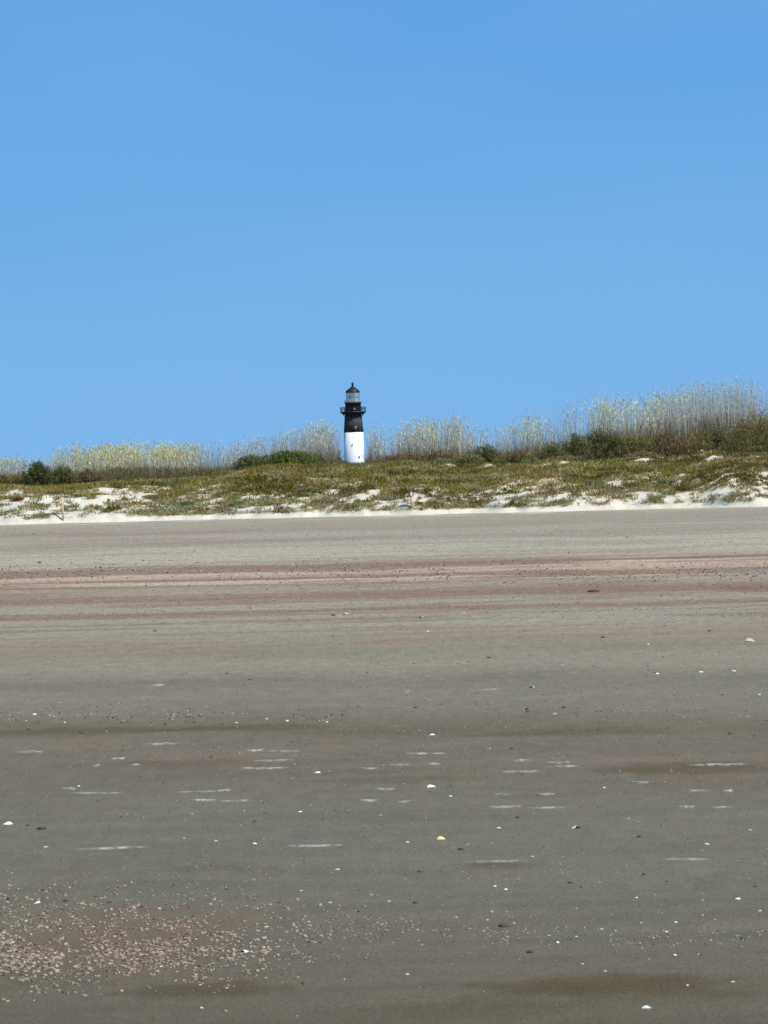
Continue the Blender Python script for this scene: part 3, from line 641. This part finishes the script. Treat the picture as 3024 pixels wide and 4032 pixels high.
put('seashell', shell_mesh('clam', 10, M_spk), 1623 * k, 1384 * k, 26, 'pinkish shell standing out near the right edge of the far beach', 'shell', G, (1, 1.6, 2.2))
for (x, y, s) in [(713,1952,15),(840,1951,14),(576,1553,14),(376,1543,14),(706,1558,12),(75,1543,16),(1134,1533,14),(1200,1545,12),(1151,1486,14),(912,1333,13),(1002,1325,11),(924,1365,12),(1583,2123,15),(1307,2101,15),
   (1458,2067,14),(1641,1971,14),(1205,2037,14),(1510,2065,12),(1440,2010,13),(1053,1990,14),(466,1814,15),(550,1820,15),(650,1828,14),(1077,1788,14),(1357,1773,12),(98,1828,16),(397,1808,12),(648,1752,13),(823,1758,14),
   (727,1875,14),(650,1925,14),(13,1945,14),(289,1962,16),(343,1964,16),(880,2110,11),(437,2180,12),(1258,2085,12),(1330,2008,12),(1150,1850,12),(1518,1950,12),(1375,1942,12),(620,1556,12),(1305,1700,9),(1640,1500,10),(1400,1390,9),
   (1215,1440,10),(880,1820,12),(1620,1795,14),(1110,1995,12),(985,1985,13),(1185,2020,14),(1245,2022,13),(1300,2005,14),(1385,1993,12),(1460,1992,12),(1485,2130,12),(170,1700,9),(455,1955,12),(140,1560,9),(510,1560,9)]:
    put('seashell', random.choice(chips + chp + [clp]), x * k, y * k, s * 1.1, 'small whitish shell bit scattered singly on the grey sand', 'shell', 'small shell bits scattered on the beach', (1, 1.6, 1.8))
GS = 'dark pebbles scattered on the beach'
for (x, y, s) in [(1302,1377,15),(1532,1364,13),(1056,1421,15),(85,1216,14),(1218,1527,18),(1140,1538,16),(1577,1585,14),(1106,1617,15),(898,1528,15),(456,1637,13),(175,1585,16),(62,1577,14),(1381,1811,20),(995,1837,20),(907,1878,18),
   (1391,1887,18),(1605,2028,20),(236,1952,18),(142,1950,20),(898,1957,20),(1632,1912,16),(490,1922,14),(92,1925,16),(1118,1765,16),(551,1772,14),(720,1330,16),(335,1362,12),(490,1454,12),(540,1470,12),(1440,1900,12),(1255,1915,12),(60,1786,14),(953,1520,10),(1560,1500,10)]:
    put('pebble', random.choice(stones), x * k, y * k, s, 'small dark pebble lying on the grey sand', 'pebble', GS, (1, 1.3, 1))
put('driftwood_bit', deb[0], 90 * k, 1792 * k, 36, 'dark flat wood bit beside the large white shell at the left', 'driftwood', None, (1, .8, .8), 0)
put('driftwood_bit', deb[1], 1090 * k, 2001 * k, 50, 'long brown wood bit above the brown stain', 'driftwood', None, (1, .7, .7), 0)
put('driftwood_bit', deb[0], 1145 * k, 2060 * k, 28, 'short reddish brown wood bit below the long one', 'driftwood', None, (1, .9, 1), 0)
put('driftwood_bit', deb[1], 1232 * k, 1906 * k, 22, 'small brown wood bit right of the pair of white shell bits', 'driftwood', None, (1, .9, 1), 0)
put('driftwood_bit', deb[0], 1282 * k, 1278 * k, 44, 'thin dark stick on the far beach among the drift bands', 'driftwood', None, (1, .8, .6), 0)

# dense bed and drift trails of shell fragments: uncountable
def fragments(name, zones, label, cols):
    base = [shell_geo('chip', 50 + i) for i in range(5)]
    Vs = []; Q = []; T = []; Cs = []; off = 0
    for (n, x0, x1, y0, y1, s0, s1, fade) in zones:
        for _ in range(n):
            px = random.uniform(x0, x1); py = random.gauss((y0 + y1) / 2, (y1 - y0) / 3.4)
            if random.random() < fade * ((px - x0) / (x1 - x0)) ** 1.4: continue
            if fbm(px / 90.0 + 3, py / 40.0, 2) < 0.36 + 0.2 * random.random() - .08: continue
            q = on_beach(px, py); s = 1.3 * random.uniform(s0, s1) * q.y / F; V, Fq = base[random.randrange(5)]
            a = random.uniform(0, 6.28); ca, sa = math.cos(a), math.sin(a); st = random.uniform(1, 2.2)
            W_ = np.stack([(V[:, 0] * ca - V[:, 1] * sa) * s, (V[:, 0] * sa + V[:, 1] * ca) * s * st, V[:, 2] * s * random.uniform(1, 2.4)], -1) + np.array([q.x, q.y, ZG(q.x, q.y)])
            Vs.append(W_)
            for f in Fq:
                g = tuple(dict.fromkeys(int(b_) for b_ in f)); (Q if len(g) == 4 else T).append([b_ + off for b_ in g])
            off += len(V); c = np.array(random.choice(cols)) * random.uniform(.65, 1.25); Cs.append(np.tile(c, (len(V), 1)))
    return tag(mesh_np(name, np.concatenate(Vs), [np.array(Q), np.array(T)], M_straw, col=np.clip(np.concatenate(Cs), 0, 1)), label, kind='stuff')
SCL = [(.36,.27,.19),(.40,.32,.23),(.28,.21,.15),(.42,.37,.29),(.20,.14,.10),(.46,.36,.26)]
fragments('shell_fragments', [(7600, -300, 1450, 3630, 3870, 5, 20, 1.15), (2600, -300, 1600, 3480, 3720, 5, 15, 1.05), (700, 500, 1500, 3640, 3850, 6, 15, .9), (260, 1000, 2000, 3600, 3700, 7, 14, .4), (260, 1900, 3200, 3620, 3740, 7, 14, .0),
    (200, -300, 3200, 3520, 3800, 6, 12, 0), (220, -300, 3200, 3300, 3560, 4, 10, 0)], 'dense bed of broken pinkish shell fragments at the lower left of the beach', SCL)
fragments('shell_drift', [(420, -200, 1350, 2790, 2850, 5, 11, .5), (160, 1900, 3200, 2750, 2850, 4, 9, 0), (3800, -200, 3200, 2300, 3700, 3, 8, 0), (500, -200, 3200, 2470, 3100, 3, 7, 0), (2600, -200, 3200, 2215, 2300, 4, 9, 0), (1500, -200, 3200, 2330, 2460, 3, 7, 0), (900, -200, 3200, 2060, 2200, 3, 6, 0)], 'thin drift lines of tiny shell bits across the far beach', SCL[:4] + [(.5,.48,.42), (.07,.06,.05), (.09,.07,.055), (.12,.10,.08)])

M_glint = simple('painted_glint', (0.44, 0.42, 0.33), .6, .15, 30)  # pale base colour stands in for sky glints on wet ripples
n = M_glint.node_tree; b = n.nodes['Principled BSDF']; fa = n.nodes.new('ShaderNodeAttribute'); fa.attribute_name = 'Col'; fn = n.nodes.new('ShaderNodeTexNoise'); fn.inputs['Scale'].default_value = 22; fn.inputs['Detail'].default_value = 3
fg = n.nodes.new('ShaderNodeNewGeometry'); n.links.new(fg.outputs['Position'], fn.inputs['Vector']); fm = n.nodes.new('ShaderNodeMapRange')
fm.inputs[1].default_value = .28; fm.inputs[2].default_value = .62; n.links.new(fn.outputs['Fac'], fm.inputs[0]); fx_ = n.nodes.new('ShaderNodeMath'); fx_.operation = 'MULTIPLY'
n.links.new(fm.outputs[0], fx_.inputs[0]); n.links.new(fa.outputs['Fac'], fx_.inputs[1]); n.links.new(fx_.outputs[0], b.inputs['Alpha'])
GF = 'pale painted foam streaks in rows across the wet sand'
def glint(px, py, ln, bright=1):  # thin raised patch with a wet-sand glint painted into its colour
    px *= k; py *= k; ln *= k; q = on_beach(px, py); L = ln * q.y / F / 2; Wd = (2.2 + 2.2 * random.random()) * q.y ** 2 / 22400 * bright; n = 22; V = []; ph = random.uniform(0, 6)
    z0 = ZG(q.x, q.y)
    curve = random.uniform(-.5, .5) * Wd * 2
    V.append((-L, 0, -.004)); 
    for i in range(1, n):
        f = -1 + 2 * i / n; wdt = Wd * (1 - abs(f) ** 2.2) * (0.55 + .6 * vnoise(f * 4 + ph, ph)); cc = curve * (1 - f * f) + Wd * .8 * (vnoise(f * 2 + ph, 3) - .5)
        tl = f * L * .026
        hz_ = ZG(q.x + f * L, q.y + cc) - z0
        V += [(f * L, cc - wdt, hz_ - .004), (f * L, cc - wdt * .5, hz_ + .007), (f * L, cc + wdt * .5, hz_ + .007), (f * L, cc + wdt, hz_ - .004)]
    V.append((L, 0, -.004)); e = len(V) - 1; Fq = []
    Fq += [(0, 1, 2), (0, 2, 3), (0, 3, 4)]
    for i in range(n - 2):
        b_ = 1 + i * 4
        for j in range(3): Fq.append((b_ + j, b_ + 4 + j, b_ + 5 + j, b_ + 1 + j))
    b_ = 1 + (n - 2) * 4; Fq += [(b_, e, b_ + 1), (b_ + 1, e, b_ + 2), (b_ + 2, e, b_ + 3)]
    me = bpy.data.meshes.new('glint'); me.from_pydata(V, [], Fq); me.update(); me.materials.append(M_glint)
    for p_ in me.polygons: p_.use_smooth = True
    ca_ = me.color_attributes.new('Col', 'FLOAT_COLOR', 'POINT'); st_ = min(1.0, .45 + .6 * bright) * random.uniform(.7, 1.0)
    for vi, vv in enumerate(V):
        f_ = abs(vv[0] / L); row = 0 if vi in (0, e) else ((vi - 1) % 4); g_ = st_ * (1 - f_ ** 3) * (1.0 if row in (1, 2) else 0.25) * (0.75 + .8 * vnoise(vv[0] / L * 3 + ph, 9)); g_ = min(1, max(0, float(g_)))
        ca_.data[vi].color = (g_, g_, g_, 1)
    o = bpy.data.objects.new('glint_streak', me); C.objects.link(o); o.location = (q.x, q.y, z0); o.rotation_euler = (0, 0, R(-3) + random.uniform(-.12, .06))
    lab = 'thin pale painted foam streak on the wet brownish sand among other streaks'
    if (px, ln) == (1550 * k, 140 * k): lab = 'longest bright painted foam streak, near the right edge'
    if ln == 170 * k: lab = 'long faint painted foam streak alone on the left below the rows'
    if ln == 130 * k and px == 680 * k: lab = 'long faint painted foam streak alone below the rows, left of the yellow shell'
    tag(o, lab, 'glint', GF)
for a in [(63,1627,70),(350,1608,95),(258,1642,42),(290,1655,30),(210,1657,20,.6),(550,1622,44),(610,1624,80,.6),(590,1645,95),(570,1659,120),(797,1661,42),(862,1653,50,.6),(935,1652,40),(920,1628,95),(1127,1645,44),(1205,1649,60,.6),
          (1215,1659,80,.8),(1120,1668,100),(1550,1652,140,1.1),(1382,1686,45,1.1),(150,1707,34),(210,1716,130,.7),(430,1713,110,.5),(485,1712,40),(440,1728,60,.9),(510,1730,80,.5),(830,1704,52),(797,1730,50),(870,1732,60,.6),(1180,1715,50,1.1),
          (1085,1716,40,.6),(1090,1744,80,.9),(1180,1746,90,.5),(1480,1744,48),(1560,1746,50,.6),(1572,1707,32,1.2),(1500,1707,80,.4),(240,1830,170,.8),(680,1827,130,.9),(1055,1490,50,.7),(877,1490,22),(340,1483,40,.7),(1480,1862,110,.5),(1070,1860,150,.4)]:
    glint(*a)
